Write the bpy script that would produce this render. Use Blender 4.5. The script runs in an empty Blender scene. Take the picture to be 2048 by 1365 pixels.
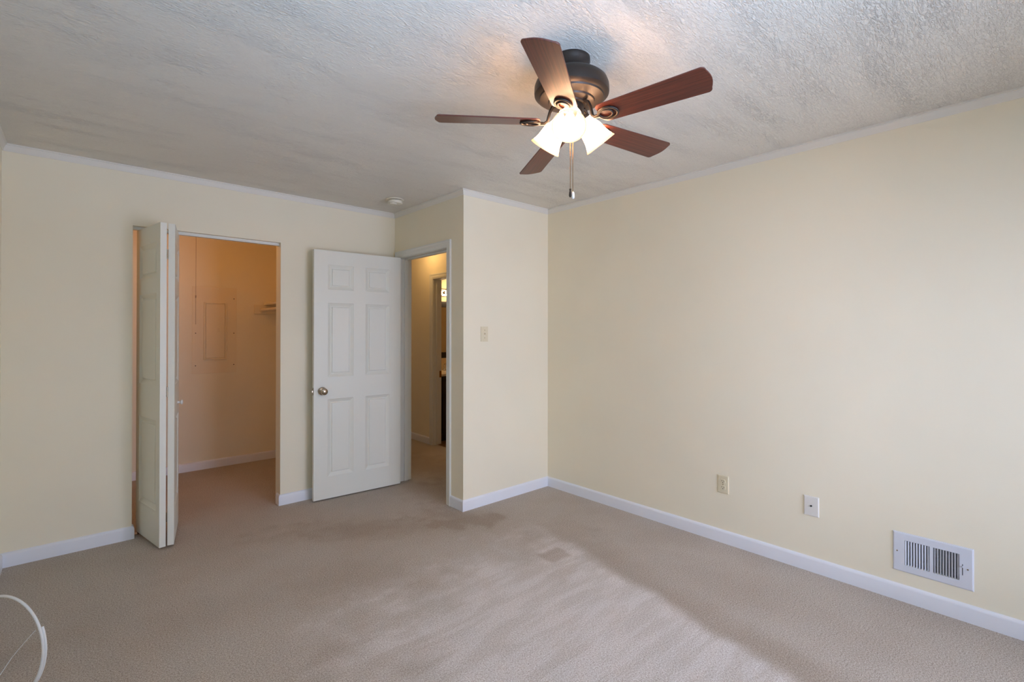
import bpy, bmesh, math, random
from mathutils import Vector, Matrix
R = math.radians
PI = math.pi
SC = bpy.context.scene
COL = SC.collection

# ------------------------------------------------------------------ camera
def make_camera():
    cd = bpy.data.cameras.new('camera')
    cd.sensor_fit = 'HORIZONTAL'; cd.sensor_width = 36.0
    cd.lens = 971.44 * 36.0 / 2048.0
    cd.shift_y = -(682.5 - 660.06) / 2048.0
    cd.clip_start = 0.02; cd.clip_end = 100
    o = bpy.data.objects.new('camera', cd); COL.objects.link(o)
    pitch, roll, yaw = 0.0043, 0.0010, -0.7352
    F = Vector((-math.sin(yaw) * math.cos(pitch), math.cos(yaw) * math.cos(pitch), math.sin(pitch)))
    Rt = F.cross(Vector((0, 0, 1))).normalized()
    U = Rt.cross(F)
    R2 = math.cos(roll) * Rt + math.sin(roll) * U
    U2 = -math.sin(roll) * Rt + math.cos(roll) * U
    m = Matrix((R2, U2, -F)).transposed().to_4x4()
    m.translation = (0, 0, 1.3574)
    o.matrix_world = m
    SC.camera = o
make_camera()

# ------------------------------------------------------------------ room dimensions
H = 2.44
XL, XR = -0.306, 3.117          # left and right walls
YB = -0.95                      # wall behind the camera, with the window
YC = 4.033                      # closet wall
YS = 2.975                      # short wall beside the entry
XJ = 2.194                      # wall with the entry door
WT = 0.115                      # wall thickness
CBY = 5.597                     # closet back wall
XH = 3.202                      # hall wall
WIN = (1.50, 2.98, 0.12, 2.03)
FILL_WIN = (0.05, 0.95, 0.80, 2.00)  # second window added to light the ceiling; x0,x1,z0,z1 in the back wall

# ------------------------------------------------------------------ world, light, exposure
# light colour x strength of each source (scene-linear)
L_SKY = (0.69, 0.735, 0.97)      # main window
L_UPFILL = (.34, .51, .80)    # added fill aimed up at the ceiling
L_FAN = (0.62, 0.455, 0.35)      # three fan lamps
L_CLOSET = (1.85, 0.76, 0.12)
L_HALL = (0.9, 0.53, 0.2)
L_BATH = (1.0, 0.72, 0.42)
def split(c):                # colour, strength
    m = max(max(c), 1e-6); return tuple(v / m for v in c), max(c)
def area(name, col, win, tilt, spread=180):
    c, e = split(col)
    ld = bpy.data.lights.new(name, 'AREA')
    ld.shape = 'RECTANGLE'; ld.size = win[1] - win[0] + 0.1; ld.size_y = win[3] - win[2] + 0.1
    ld.energy = 100 * e; ld.color = c; ld.spread = math.radians(spread)
    o = bpy.data.objects.new(name, ld); COL.objects.link(o)
    o.location = ((win[0] + win[1]) / 2, YB - 0.18, (win[2] + win[3]) / 2)
    o.rotation_euler = (R(90 + tilt), 0, 0)      # faces +Y, into the room
    return o
def make_light():
    w = bpy.data.worlds.new('sky'); SC.world = w; w.use_nodes = True
    bg = w.node_tree.nodes['Background']
    bg.inputs[0].default_value = (0.55, 0.72, 1.0, 1); bg.inputs[1].default_value = 0.3
    area('daylight', L_SKY, WIN, 0)
    area('daylight_blinds', L_UPFILL, FILL_WIN, 60, 104).location.y = YB - 0.02  # added fill lamp in the second opening, tilted up to brighten the ceiling
make_light()
vs = SC.view_settings
vs.view_transform = 'Standard'; vs.look = 'None'; vs.gamma = 1.0; vs.use_curve_mapping = False
vs.exposure = 0.03
SC.cycles.max_bounces = 14; SC.cycles.diffuse_bounces = 8; SC.cycles.transmission_bounces = 8
SC.cycles.transparent_max_bounces = 8
SC.cycles.sample_clamp_indirect = 10.0
SC.cycles.use_denoising = True
SC.cycles.caustics_reflective = False; SC.cycles.caustics_refractive = False

# ------------------------------------------------------------------ materials
def srgb(r, g, b):
    f = lambda c: (c / 255 / 12.92) if c / 255 <= 0.04045 else ((c / 255 + 0.055) / 1.055) ** 2.4
    return (f(r), f(g), f(b), 1)

class NT:
    def __init__(s, name):
        s.m = bpy.data.materials.new(name); s.m.use_nodes = True
        s.t = s.m.node_tree; s.n = s.t.nodes; s.l = s.t.links
        s.b = s.n['Principled BSDF']; s.out = s.n['Material Output']
    def node(s, kind, **kw):
        x = s.n.new(kind)
        for k, v in kw.items():
            if k.startswith('i_'):
                x.inputs[k[2:].replace('_', ' ')].default_value = v
            else:
                setattr(x, k, v)
        return x
    def link(s, a, b): s.l.new(a, b)
    def math(s, op, a, b=None, c=None, clamp=False):
        x = s.n.new('ShaderNodeMath'); x.operation = op; x.use_clamp = clamp
        for i, v in enumerate((a, b, c)):
            if v is None: continue
            if isinstance(v, (int, float)): x.inputs[i].default_value = v
            else: s.l.new(v, x.inputs[i])
        return x.outputs[0]
    def coord(s): return s.node('ShaderNodeNewGeometry').outputs['Position']
    def mapped(s, scale=(1, 1, 1), rot=(0, 0, 0), src=None):
        mp = s.node('ShaderNodeMapping'); mp.inputs['Scale'].default_value = scale; mp.inputs['Rotation'].default_value = rot
        s.link(src if src is not None else s.coord(), mp.inputs['Vector']); return mp.outputs[0]
    def noise(s, vec, scale, detail=2, rough=0.5, dist=0.0):
        x = s.node('ShaderNodeTexNoise'); x.inputs['Scale'].default_value = scale
        x.inputs['Detail'].default_value = detail; x.inputs['Roughness'].default_value = rough
        x.inputs['Distortion'].default_value = dist
        s.link(vec, x.inputs['Vector']); return x.outputs['Fac']
    def ramp(s, fac, stops):
        x = s.node('ShaderNodeValToRGB'); e = x.color_ramp.elements
        while len(e) < len(stops): e.new(0.5)
        for el, (p, c) in zip(e, stops): el.position = p; el.color = c
        s.link(fac, x.inputs[0]); return x.outputs[0]
    def mix(s, fac, a, b, blend='MIX'):
        x = s.node('ShaderNodeMix', data_type='RGBA', blend_type=blend)
        for i, v in ((0, fac), (6, a), (7, b)):
            if isinstance(v, (int, float, tuple)): x.inputs[i].default_value = v
            else: s.link(v, x.inputs[i])
        return x.outputs[2]
    def bump(s, height, strength, dist):
        x = s.node('ShaderNodeBump'); x.inputs['Strength'].default_value = strength; x.inputs['Distance'].default_value = dist
        s.link(height, x.inputs['Height']); s.link(x.outputs[0], s.b.inputs['Normal'])
    def smooth(s, val, a, b):
        x = s.node('ShaderNodeMapRange', interpolation_type='SMOOTHSTEP')
        s.link(val, x.inputs[0]); x.inputs[1].default_value = a; x.inputs[2].default_value = b
        return x.outputs[0]

def plain(name, col, rough=0.5, metal=0.0, bumpscale=None, bump=0.1, bdist=0.001, var=0.0, spec=0.5):
    t = NT(name)
    t.b.inputs['Base Color'].default_value = col
    t.b.inputs['Roughness'].default_value = rough; t.b.inputs['Metallic'].default_value = metal
    t.b.inputs['Specular IOR Level'].default_value = spec
    co = t.node('ShaderNodeTexCoord').outputs['Object']
    nz = t.noise(co, bumpscale or 40, 2)
    if var:
        t.link(t.mix(t.math('MULTIPLY', nz, var), col, tuple(c * 0.75 for c in col[:3]) + (1,)), t.b.inputs['Base Color'])
    if bumpscale: t.bump(nz, bump, bdist)
    return t.m

M = {}
def wall_mat(name, col):
    t = NT(name)
    co = t.coord()
    big = t.noise(co, 1.3, 3)
    c2 = tuple(c * 0.965 for c in col[:3]) + (1,)
    t.link(t.mix(t.smooth(big, 0.35, 0.7), col, c2), t.b.inputs['Base Color'])
    t.b.inputs['Roughness'].default_value = 0.55
    t.b.inputs['Specular IOR Level'].default_value = 0.3
    nz = t.noise(co, 180, 3)
    t.bump(nz, 0.12, 0.002)
    return t.m
M['wall'] = wall_mat('wall_cream_paint', srgb(238, 231, 210))
M['bath_wall'] = wall_mat('bath_wall_paint', srgb(228, 206, 165))

def ceiling_mat():
    t = NT('ceiling_brushed_texture')
    co = t.coord()
    t.b.inputs['Base Color'].default_value = srgb(230, 224, 212)
    t.b.inputs['Roughness'].default_value = 0.38
    t.b.inputs['Specular IOR Level'].default_value = 0.5
    st = t.noise(t.mapped((42, 125, 40), src=co), 1.0, 4, 0.62, 0.9)
    fine = t.noise(t.mapped((1, 1.5, 1), src=co), 150, 2, 0.6)
    amp = t.smooth(t.noise(t.mapped((0.9, 4.5, 1), src=co), 2.2, 3), 0.42, 0.70)
    ridge = t.smooth(st, 0.42, 0.68)
    hgt = t.math('ADD', t.math('MULTIPLY', ridge, t.math('ADD', 0.45, t.math('MULTIPLY', amp, 0.65))), t.math('MULTIPLY', fine, 0.5))
    t.bump(hgt, 0.85, 0.0055)
    return t.m
M['ceiling'] = ceiling_mat()

def carpet_mat():
    t = NT('beige_carpet')
    co = t.coord()
    sep = t.node('ShaderNodeSeparateXYZ'); t.link(co, sep.inputs[0])
    x, y = sep.outputs[0], sep.outputs[1]
    wob = t.math('SUBTRACT', t.noise(co, 3.2, 4, 0.6), 0.5)
    wob2 = t.math('SUBTRACT', t.noise(t.mapped((1, 1, 1), (0, 0, 0.4)), 9, 3), 0.5)
    # brushed strokes of the pile
    stroke = t.noise(t.mapped((1.0, 5.0, 1), (0, 0, R(-38))), 2.6, 4, 0.55, 0.3)
    big = t.noise(co, 1.6, 4, 0.6)
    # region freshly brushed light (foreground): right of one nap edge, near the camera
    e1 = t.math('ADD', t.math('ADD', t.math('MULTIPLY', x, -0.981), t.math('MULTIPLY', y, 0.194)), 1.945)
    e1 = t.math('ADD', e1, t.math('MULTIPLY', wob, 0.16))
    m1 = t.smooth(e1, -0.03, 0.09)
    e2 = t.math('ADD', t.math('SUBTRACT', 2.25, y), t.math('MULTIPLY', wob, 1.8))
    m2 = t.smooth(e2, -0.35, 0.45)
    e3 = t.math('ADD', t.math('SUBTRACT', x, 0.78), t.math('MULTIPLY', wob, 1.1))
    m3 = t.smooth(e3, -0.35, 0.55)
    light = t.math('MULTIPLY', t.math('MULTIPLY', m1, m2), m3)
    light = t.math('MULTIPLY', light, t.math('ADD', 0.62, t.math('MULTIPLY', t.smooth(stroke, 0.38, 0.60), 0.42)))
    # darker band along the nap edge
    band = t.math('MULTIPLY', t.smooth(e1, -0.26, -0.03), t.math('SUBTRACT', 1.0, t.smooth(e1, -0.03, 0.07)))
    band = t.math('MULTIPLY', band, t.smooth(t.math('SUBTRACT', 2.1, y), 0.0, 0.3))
    # traffic soil in front of closet and entry
    def blob(cx, cy, rx, ry, rot, w):
        c, s = math.cos(rot), math.sin(rot)
        dx = t.math('SUBTRACT', x, cx); dy = t.math('SUBTRACT', y, cy)
        a = t.math('DIVIDE', t.math('ADD', t.math('MULTIPLY', dx, c), t.math('MULTIPLY', dy, s)), rx)
        b = t.math('DIVIDE', t.math('SUBTRACT', t.math('MULTIPLY', dy, c), t.math('MULTIPLY', dx, s)), ry)
        d = t.math('SQRT', t.math('ADD', t.math('MULTIPLY', a, a), t.math('MULTIPLY', b, b)))
        d = t.math('ADD', d, t.math('ADD', t.math('MULTIPLY', wob, 1.7), t.math('MULTIPLY', wob2, 1.2)))
        return t.math('MULTIPLY', t.math('SUBTRACT', 1.0, t.smooth(d, 0.15, 1.25)), w)
    soil = None
    for a in ((1.50, 3.15, 0.80, 0.20, -0.58, 0.75), (2.10, 2.92, 0.40, 0.24, -0.9, 0.75), (2.12, 2.80, 0.30, 0.12, -0.5, 0.45),
              (1.22, 2.52, 0.45, 0.28, -0.4, 0.40), (2.45, 2.20, 0.45, 0.26, 0.6, 0.38), (0.80, 2.02, 0.14, 0.10, 0.9, 0.30),
              (0.66, 1.86, 0.10, 0.14, 0.3, 0.45), (1.10, 1.75, 0.14, 0.09, 0.2, 0.30), (0.25, 2.70, 0.30, 0.25, 0.2, 0.25),
              (2.60, 1.20, 0.25, 0.9, 0.1, 0.30), (2.70, 4.2, 0.40, 0.9, 0.0, 0.75), (2.30, 3.55, 0.30, 0.45, 0.0, 0.55), (0.9, 3.75, 0.5, 0.3, 0, 0.3)):
        bl = blob(*a); soil = bl if soil is None else t.math('ADD', soil, bl)
    soil = t.math('MINIMUM', soil, 1.0)
    # small square mark left by furniture
    c0, s0 = math.cos(0.1), math.sin(0.1)
    dx = t.math('SUBTRACT', x, 2.18); dy = t.math('SUBTRACT', y, 2.02)
    sa = t.math('ABSOLUTE', t.math('ADD', t.math('MULTIPLY', dx, c0), t.math('MULTIPLY', dy, -s0)))
    sb = t.math('ABSOLUTE', t.math('ADD', t.math('MULTIPLY', dx, s0), t.math('MULTIPLY', dy, c0)))
    sq = t.math('MULTIPLY', t.math('SUBTRACT', 1.0, t.smooth(t.math('ADD', sa, t.math('MULTIPLY', wob2, 0.05)), 0.07, 0.10)), t.math('SUBTRACT', 1.0, t.smooth(t.math('ADD', sb, t.math('MULTIPLY', wob2, 0.05)), 0.05, 0.085)))
    # yarn speckle
    sp = t.noise(co, 320, 2, 0.6)
    sp2 = t.noise(co, 150, 2, 0.6)
    spk = t.math('ADD', t.math('MULTIPLY', sp, 0.6), t.math('MULTIPLY', sp2, 0.4))
    base = t.ramp(spk, [(0.36, srgb(128, 110, 98)), (0.50, srgb(186, 175, 162)), (0.62, srgb(219, 211, 202))])
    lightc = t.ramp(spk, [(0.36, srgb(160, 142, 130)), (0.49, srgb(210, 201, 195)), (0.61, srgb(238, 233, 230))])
    soilc = t.ramp(spk, [(0.36, srgb(112, 92, 77)), (0.51, srgb(160, 141, 122)), (0.63, srgb(190, 173, 154))])
    c = t.mix(t.math('MULTIPLY', t.smooth(big, 0.35, 0.7), 0.35), base, soilc)
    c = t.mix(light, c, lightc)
    c = t.mix(t.math('MULTIPLY', soil, 0.85), c, soilc)
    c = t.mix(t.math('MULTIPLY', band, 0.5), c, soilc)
    c = t.mix(t.math('MULTIPLY', sq, 0.55), c, soilc)
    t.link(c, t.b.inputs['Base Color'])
    t.b.inputs['Roughness'].default_value = 0.95
    t.b.inputs['Specular IOR Level'].default_value = 0.08
    t.b.inputs['Sheen Weight'].default_value = 0.15; t.b.inputs['Sheen Roughness'].default_value = 0.6
    t.bump(spk, 0.8, 0.006)
    return t.m
M['carpet'] = carpet_mat()

def wood_mat():
    t = NT('mahogany_blade')
    tc = t.node('ShaderNodeTexCoord').outputs['UV']
    g = t.noise(t.mapped((2.2, 120, 1), src=tc), 1.0, 4, 0.55, 0.25)
    g2 = t.noise(t.mapped((10, 260, 1), src=tc), 1.0, 2)
    c = t.ramp(t.math('ADD', t.math('MULTIPLY', g, 0.7), t.math('MULTIPLY', g2, 0.3)),
               [(0.34, srgb(66, 26, 17)), (0.52, srgb(92, 40, 26)), (0.68, srgb(112, 52, 33))])
    t.link(c, t.b.inputs['Base Color'])
    t.b.inputs['Roughness'].default_value = 0.36
    t.b.inputs['Coat Weight'].default_value = 0.3; t.b.inputs['Coat Roughness'].default_value = 0.25
    t.bump(g2, 0.08, 0.0006)
    return t.m
M['wood'] = wood_mat()

def glass_shade_mat(name, lit):
    t = NT(name)
    d = t.node('ShaderNodeBsdfDiffuse'); d.inputs[0].default_value = srgb(255, 240, 214)
    tr = t.node('ShaderNodeBsdfTranslucent'); tr.inputs[0].default_value = srgb(255, 236, 200)
    gl = t.node('ShaderNodeBsdfGlossy'); gl.inputs['Roughness'].default_value = 0.25
    mx = t.node('ShaderNodeMixShader'); mx.inputs[0].default_value = 0.62
    t.link(d.outputs[0], mx.inputs[1]); t.link(tr.outputs[0], mx.inputs[2])
    m2 = t.node('ShaderNodeMixShader'); m2.inputs[0].default_value = 0.05
    nz = t.noise(t.node('ShaderNodeTexCoord').outputs['Object'], 30, 2)
    bp = t.node('ShaderNodeBump'); bp.inputs['Strength'].default_value = 0.05; t.link(nz, bp.inputs['Height']); t.link(bp.outputs[0], d.inputs['Normal'])
    t.link(mx.outputs[0], m2.inputs[1]); t.link(gl.outputs[0], m2.inputs[2])
    if lit:
        em = t.node('ShaderNodeEmission'); c, e = split(L_FAN)
        em.inputs[0].default_value = (*c, 1); em.inputs[1].default_value = lit * e
        ad = t.node('ShaderNodeAddShader'); t.link(m2.outputs[0], ad.inputs[0]); t.link(em.outputs[0], ad.inputs[1])
        t.link(ad.outputs[0], t.out.inputs[0])
    else:
        t.link(m2.outputs[0], t.out.inputs[0])
    return t.m
M['shade'] = glass_shade_mat('frosted_shade_glass', 13.0)
M['shade_rim'] = glass_shade_mat('shade_rim_glass', 0)

def emit(name, col, strength):
    t = NT(name)
    nz = t.noise(t.node('ShaderNodeTexCoord').outputs['Object'], 20, 1)
    t.b.inputs['Base Color'].default_value = (0.9, 0.85, 0.75, 1)
    t.b.inputs['Emission Color'].default_value = col
    t.link(t.math('ADD', strength * 0.98, t.math('MULTIPLY', nz, strength * 0.04)), t.b.inputs['Emission Strength'])
    return t.m
def bulb_mat():
    t = NT('lit_bulb_glass')
    a = t.node('ShaderNodeBsdfTransparent'); e = t.node('ShaderNodeEmission')
    nz = t.noise(t.node('ShaderNodeTexCoord').outputs['Object'], 20, 1)
    c, k = split(L_FAN); e.inputs[0].default_value = (*c, 1)
    t.link(t.math('ADD', 5 * k, nz), e.inputs[1])
    m = t.node('ShaderNodeAddShader'); t.link(a.outputs[0], m.inputs[0]); t.link(e.outputs[0], m.inputs[1]); t.link(m.outputs[0], t.out.inputs[0])
    return t.m
M['bulb'] = bulb_mat()
M['bath_bulb'] = emit('lit_bath_globe', (*split(L_BATH)[0], 1), 9 * split(L_BATH)[1])

def pane_mat():
    t = NT('window_pane_glass')
    a = t.node('ShaderNodeBsdfTransparent'); g = t.node('ShaderNodeBsdfGlossy'); g.inputs['Roughness'].default_value = 0.02
    f = t.node('ShaderNodeFresnel'); m = t.node('ShaderNodeMixShader')
    t.link(f.outputs[0], m.inputs[0]); t.link(a.outputs[0], m.inputs[1]); t.link(g.outputs[0], m.inputs[2]); t.link(m.outputs[0], t.out.inputs[0])
    return t.m
M['pane'] = pane_mat()
M['white'] = plain('white_trim_paint', srgb(224, 226, 222), 0.38, 0, 25, 0.06, 0.001, 0.03)
M['baseboard'] = plain('baseboard_paint', srgb(230, 233, 241), 0.38, 0, 25, 0.06, 0.001, 0.03)  # same trim paint, with the bluish daylight put into its colour
M['crown'] = plain('crown_paint', srgb(224, 221, 213), 0.45, 0, 25, 0.06, 0.001, 0.03)  # same trim paint, with the warmer light up high put into its colour
M['door'] = plain('white_door_paint', srgb(230, 231, 222), 0.42, 0, 30, 0.06, 0.001, 0.04)
M['bronze'] = plain('oil_rubbed_bronze', srgb(58, 49, 43), 0.42, 0.5, 60, 0.05, 0.0005, 0.3)
M['nickel'] = plain('satin_nickel', srgb(170, 155, 135), 0.22, 1.0, 30, 0.02, 0.0003, 0.1)
M['brass'] = plain('dull_brass', srgb(150, 112, 66), 0.35, 1.0, 30, 0.02, 0.0003, 0.1)
M['ivory'] = plain('ivory_plastic', srgb(222, 212, 184), 0.35, 0, 50, 0.02, 0.0003)
M['white_plastic'] = plain('white_plastic', srgb(226, 224, 219), 0.35, 0, 50, 0.02, 0.0003)
M['aged_plastic'] = plain('aged_white_plastic', srgb(226, 219, 200), 0.4, 0, 50, 0.02, 0.0003)
M['black'] = plain('dark_gap', srgb(22, 20, 19), 0.7, 0, 50, 0.02, 0.0003)
M['grille'] = plain('white_register_enamel', srgb(214, 218, 228), 0.35, 0, 50, 0.02, 0.0003)
M['duct'] = plain('galvanised_duct', srgb(46, 46, 48), 0.7, 0.2, 50, 0.05, 0.0005)
M['panel'] = plain('painted_panel_cover', srgb(232, 221, 196), 0.5, 0, 90, 0.05, 0.0006)
M['espresso'] = plain('espresso_cabinet', srgb(26, 17, 13), 0.35, 0, 30, 0.05, 0.0006, 0.3)
M['counter'] = plain('cream_vanity_top', srgb(232, 214, 186), 0.18, 0, 30, 0.01, 0.0003)
M['chrome'] = plain('chrome', srgb(215, 212, 208), 0.10, 1.0, 30, 0.01, 0.0002)
M['mirror'] = plain('mirror_glass', srgb(225, 225, 222), 0.02, 1.0)
M['cable'] = plain('white_cable_jacket', srgb(226, 228, 228), 0.35, 0, 80, 0.02, 0.0003)
M['tile'] = plain('bath_floor_tile', srgb(120, 92, 66), 0.35, 0, 12, 0.05, 0.001, 0.5)
M['porcelain'] = plain('white_porcelain', srgb(235, 232, 225), 0.15)
M['rod'] = plain('painted_rod', srgb(226, 212, 186), 0.4, 0, 60, 0.03, 0.0004)

# ------------------------------------------------------------------ mesh helpers
class MB:
    def __init__(s): s.v = []; s.f = []
    def add(s, vs, fs):
        k = len(s.v); s.v += [tuple(p) for p in vs]; s.f += [tuple(i + k for i in f) for f in fs]; return s
    def box(s, x0, x1, y0, y1, z0, z1):
        return s.add([(x0,y0,z0),(x1,y0,z0),(x1,y1,z0),(x0,y1,z0),(x0,y0,z1),(x1,y0,z1),(x1,y1,z1),(x0,y1,z1)],
                     [(0,3,2,1),(4,5,6,7),(0,1,5,4),(1,2,6,5),(2,3,7,6),(3,0,4,7)])
    def lathe(s, prof, c=(0,0,0), axis=(0,0,1), n=40, cap=True):
        ax = Vector(axis).normalized(); q = ax.to_track_quat('Z', 'Y'); c = Vector(c)
        vs, fs = [], []
        for r, h in prof:
            for i in range(n):
                a = 2 * PI * i / n
                vs.append(c + q @ Vector((r * math.cos(a), r * math.sin(a), h)))
        for j in range(len(prof) - 1):
            for i in range(n):
                i2 = (i + 1) % n
                fs.append((j*n+i, j*n+i2, (j+1)*n+i2, (j+1)*n+i))
        if cap:
            fs.append(tuple(range(n - 1, -1, -1))); fs.append(tuple((len(prof)-1)*n + i for i in range(n)))
        return s.add(vs, fs)
    def tube(s, pts, r, n=10, flat=1.0, closed=False):
        pts = [Vector(p) for p in pts]; m = len(pts)
        rr = r if isinstance(r, (list, tuple)) else [r] * m
        up = None; vs, fs = [], []
        for i, p in enumerate(pts):
            if closed: t = pts[(i+1) % m] - pts[i-1]
            else: t = pts[min(i+1, m-1)] - pts[max(i-1, 0)]
            t.normalize()
            if up is None:
                up = Vector((0,0,1)) if abs(t.z) < 0.9 else Vector((1,0,0))
            a = t.cross(up); a.normalize(); b = a.cross(t); up = b
            for k in range(n):
                w = 2 * PI * k / n
                vs.append(p + a * math.cos(w) * rr[i] + b * math.sin(w) * rr[i] * flat)
        for i in range(m if closed else m - 1):
            j = (i + 1) % m
            for k in range(n):
                k2 = (k + 1) % n
                fs.append((i*n+k, i*n+k2, j*n+k2, j*n+k))
        if not closed:
            fs.append(tuple(range(n-1, -1, -1))); fs.append(tuple((m-1)*n + k for k in range(n)))
        return s.add(vs, fs)
    def sphere(s, c, r, n=12, sq=(1,1,1)):
        k = n // 2
        prof = [(r * math.sin(PI * j / k), -r * math.cos(PI * j / k)) for j in range(1, k)]
        b = MB().lathe(prof, n=n)
        return s.add([(c[0]+p[0]*sq[0], c[1]+p[1]*sq[1], c[2]+p[2]*sq[2]) for p in b.v], b.f)
    def sweep(s, A, B, nrm, prof, ma=0.0, mb=0.0):
        """extrude a profile (offset from wall, height) from A to B; ma/mb: +1 inside mitre, -1 outside, 0 square"""
        A = Vector(A); B = Vector(B); nrm = Vector(nrm); d = (B - A).normalized(); n = len(prof)
        vs = [A + nrm*o + Vector((0,0,h)) + d*(o*ma) for o, h in prof] + [B + nrm*o + Vector((0,0,h)) - d*(o*mb) for o, h in prof]
        fs = [(i, (i+1) % n, n + (i+1) % n, n + i) for i in range(n)]
        fs += [tuple(range(n-1, -1, -1)), tuple(range(n, 2*n))]
        return s.add(vs, fs)
    def xf(s, mat):
        s.v = [tuple(mat @ Vector(p)) for p in s.v]; return s
    def build(s, name, mat, parent=None, loc=None, bevel=0.0, smooth=None, segs=2):
        me = bpy.data.meshes.new(name)
        me.from_pydata(s.v, [], s.f)
        bm = bmesh.new(); bm.from_mesh(me)
        bmesh.ops.recalc_face_normals(bm, faces=bm.faces)
        bm.to_mesh(me); bm.free()
        if smooth is not None:
            me.shade_smooth(); me.set_sharp_from_angle(angle=R(smooth))
        o = bpy.data.objects.new(name, me); COL.objects.link(o)
        me.materials.append(M[mat] if isinstance(mat, str) else mat)
        if loc: o.location = loc
        if parent: o.parent = parent
        if bevel:
            b = o.modifiers.new('bevel', 'BEVEL'); b.width = bevel; b.segments = segs; b.limit_method = 'ANGLE'
        return o

def tag(o, label, cat, group=None, kind=None):
    o['label'] = label; o['category'] = cat
    if group: o['group'] = group
    if kind: o['kind'] = kind
    return o
def thing(name, loc, label, cat, group=None, kind=None, rz=0.0):
    o = bpy.data.objects.new(name, None); COL.objects.link(o)
    o.location = loc; o.rotation_euler.z = rz; o.empty_display_size = 0.05
    return tag(o, label, cat, group, kind)
def struct(name, mb, mat, label, cat, **kw):
    return tag(mb.build(name, mat, **kw), label, cat, kind='structure')

# ------------------------------------------------------------------ shell
YE = 6.05; XE = 4.95
def shell():
    struct('floor', MB().box(XL-.12, XH+.05, YB-.12, YE, -.10, 0), 'carpet', 'worn beige carpet floor with soiled traffic marks', 'floor')
    struct('ceiling', MB().box(XL-.12, XE+.1, YB-.12, YE, H, H+.1), 'ceiling', 'off-white brushed texture ceiling above the fan', 'ceiling')
    struct('wall_left', MB().box(XL-.12, XL, YB-.12, CBY+.12, 0, H), 'wall', 'cream wall at the far left edge', 'wall')
    # right wall with the duct hole behind the register
    y0, y1, z0, z1 = 0.285, 0.490, 0.185, 0.310
    w = MB()
    w.box(XR, XR+WT, YB-.12, y0, 0, H).box(XR, XR+WT, y1, YS, 0, H).box(XR, XR+WT, y0, y1, 0, z0).box(XR, XR+WT, y0, y1, z1, H)
    struct('wall_right', w, 'wall', 'long cream wall on the right with outlet and vent', 'wall')
    w = MB(); x0, x1, a, b = WIN; p0, p1, c, d = FILL_WIN
    w.box(XL-.12, p0, YB-.12, YB, 0, H).box(p1, x0, YB-.12, YB, 0, H).box(x1, XR+WT, YB-.12, YB, 0, H)
    for q0, q1, e, f in (WIN, FILL_WIN): w.box(q0, q1, YB-.12, YB, 0, e).box(q0, q1, YB-.12, YB, f, H)
    struct('wall_back', w, 'wall', 'cream wall with the window behind the camera', 'wall')
    # closet wall with its opening
    w = MB(); x0, x1, zt = 0.291, 1.206, 2.055
    w.box(XL, x0, YC, YC+WT, 0, H).box(x1, XJ+WT, YC, YC+WT, 0, H).box(x0, x1, YC, YC+WT, zt, H)
    struct('wall_far', w, 'wall', 'cream wall with the closet opening', 'wall')
    # entry wall, rough opening y 3.175..3.960
    w = MB()
    w.box(XJ, XJ+WT, YS+WT, 3.175, 0, H).box(XJ, XJ+WT, 3.960, YC, 0, H).box(XJ, XJ+WT, 3.175, 3.960, 2.04, H)
    struct('wall_entry', w, 'wall', 'cream wall around the entry doorway', 'wall')
    struct('wall_corner', MB().box(XJ, XR+WT, YS, YS+WT, 0, H), 'wall', 'short cream wall with the light switch', 'wall')
    # closet
    struct('wall_closet_back', MB().box(XL, 1.94, CBY, CBY+.12, 0, H), 'wall', 'closet back wall with electric panel cover', 'wall')
    struct('wall_closet_right', MB().box(1.82, 1.94, YC+WT, CBY, 0, H), 'wall', 'closet side wall behind shelf and rod', 'wall')
    # hall: far wall and side wall with the bathroom doorway
    w = MB(); w.box(XH, XH+.115, YS+WT, 4.14, 0, H).box(XH, XH+.115, 4.963, YE, 0, H).box(XH, XH+.115, 4.14, 4.963, 2.005, H)
    struct('wall_hall', w, 'wall', 'hallway wall seen through the entry doorway', 'wall')
    struct('wall_hall_end', MB().box(1.94, XH, YE-.1, YE, 0, H), 'wall', 'end wall of the hallway', 'wall')
    # bathroom
    struct('floor_bath', MB().box(XH+.05, XE+.1, 3.0, YE, -.10, 0.0), 'tile', 'brown tile floor of the bathroom', 'floor')
    struct('wall_bath_back', MB().box(XH+.115, XE, 5.53, 5.63, 0, H), 'bath_wall', 'bathroom wall behind vanity and mirror', 'wall')
    struct('wall_bath_side', MB().box(XE, XE+.1, 3.2, 5.63, 0, H), 'bath_wall', 'bathroom side wall', 'wall')
    struct('wall_bath_front', MB().box(XH+.115, XE+.1, 3.1, 3.2, 0, H), 'bath_wall', 'bathroom wall opposite the vanity', 'wall')
shell()

def window(n, win, label):
    x0, x1, a, b = win
    f = MB()
    f.box(x0, x0+.05, YB-.10, YB+.012, a, b).box(x1-.05, x1, YB-.10, YB+.012, a, b).box(x0+.05, x1-.05, YB-.10, YB+.012, a, a+.05).box(x0+.05, x1-.05, YB-.10, YB+.012, b-.05, b)
    f.box((x0+x1)/2-.02, (x0+x1)/2+.02, YB-.07, YB-.03, a+.05, b-.05)
    fr = f.build('window_%d' % n, 'white', bevel=.003); tag(fr, label, 'window', kind='structure')
    p = MB().box(x0+.05, x1-.05, YB-.054, YB-.050, a+.05, b-.05).build('window_pane', 'pane', fr)
window(1, WIN, 'wide white framed bedroom window behind the camera')
window(2, FILL_WIN, 'narrow white framed bedroom window near the left wall')  # unseen window made up to house the ceiling fill

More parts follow.
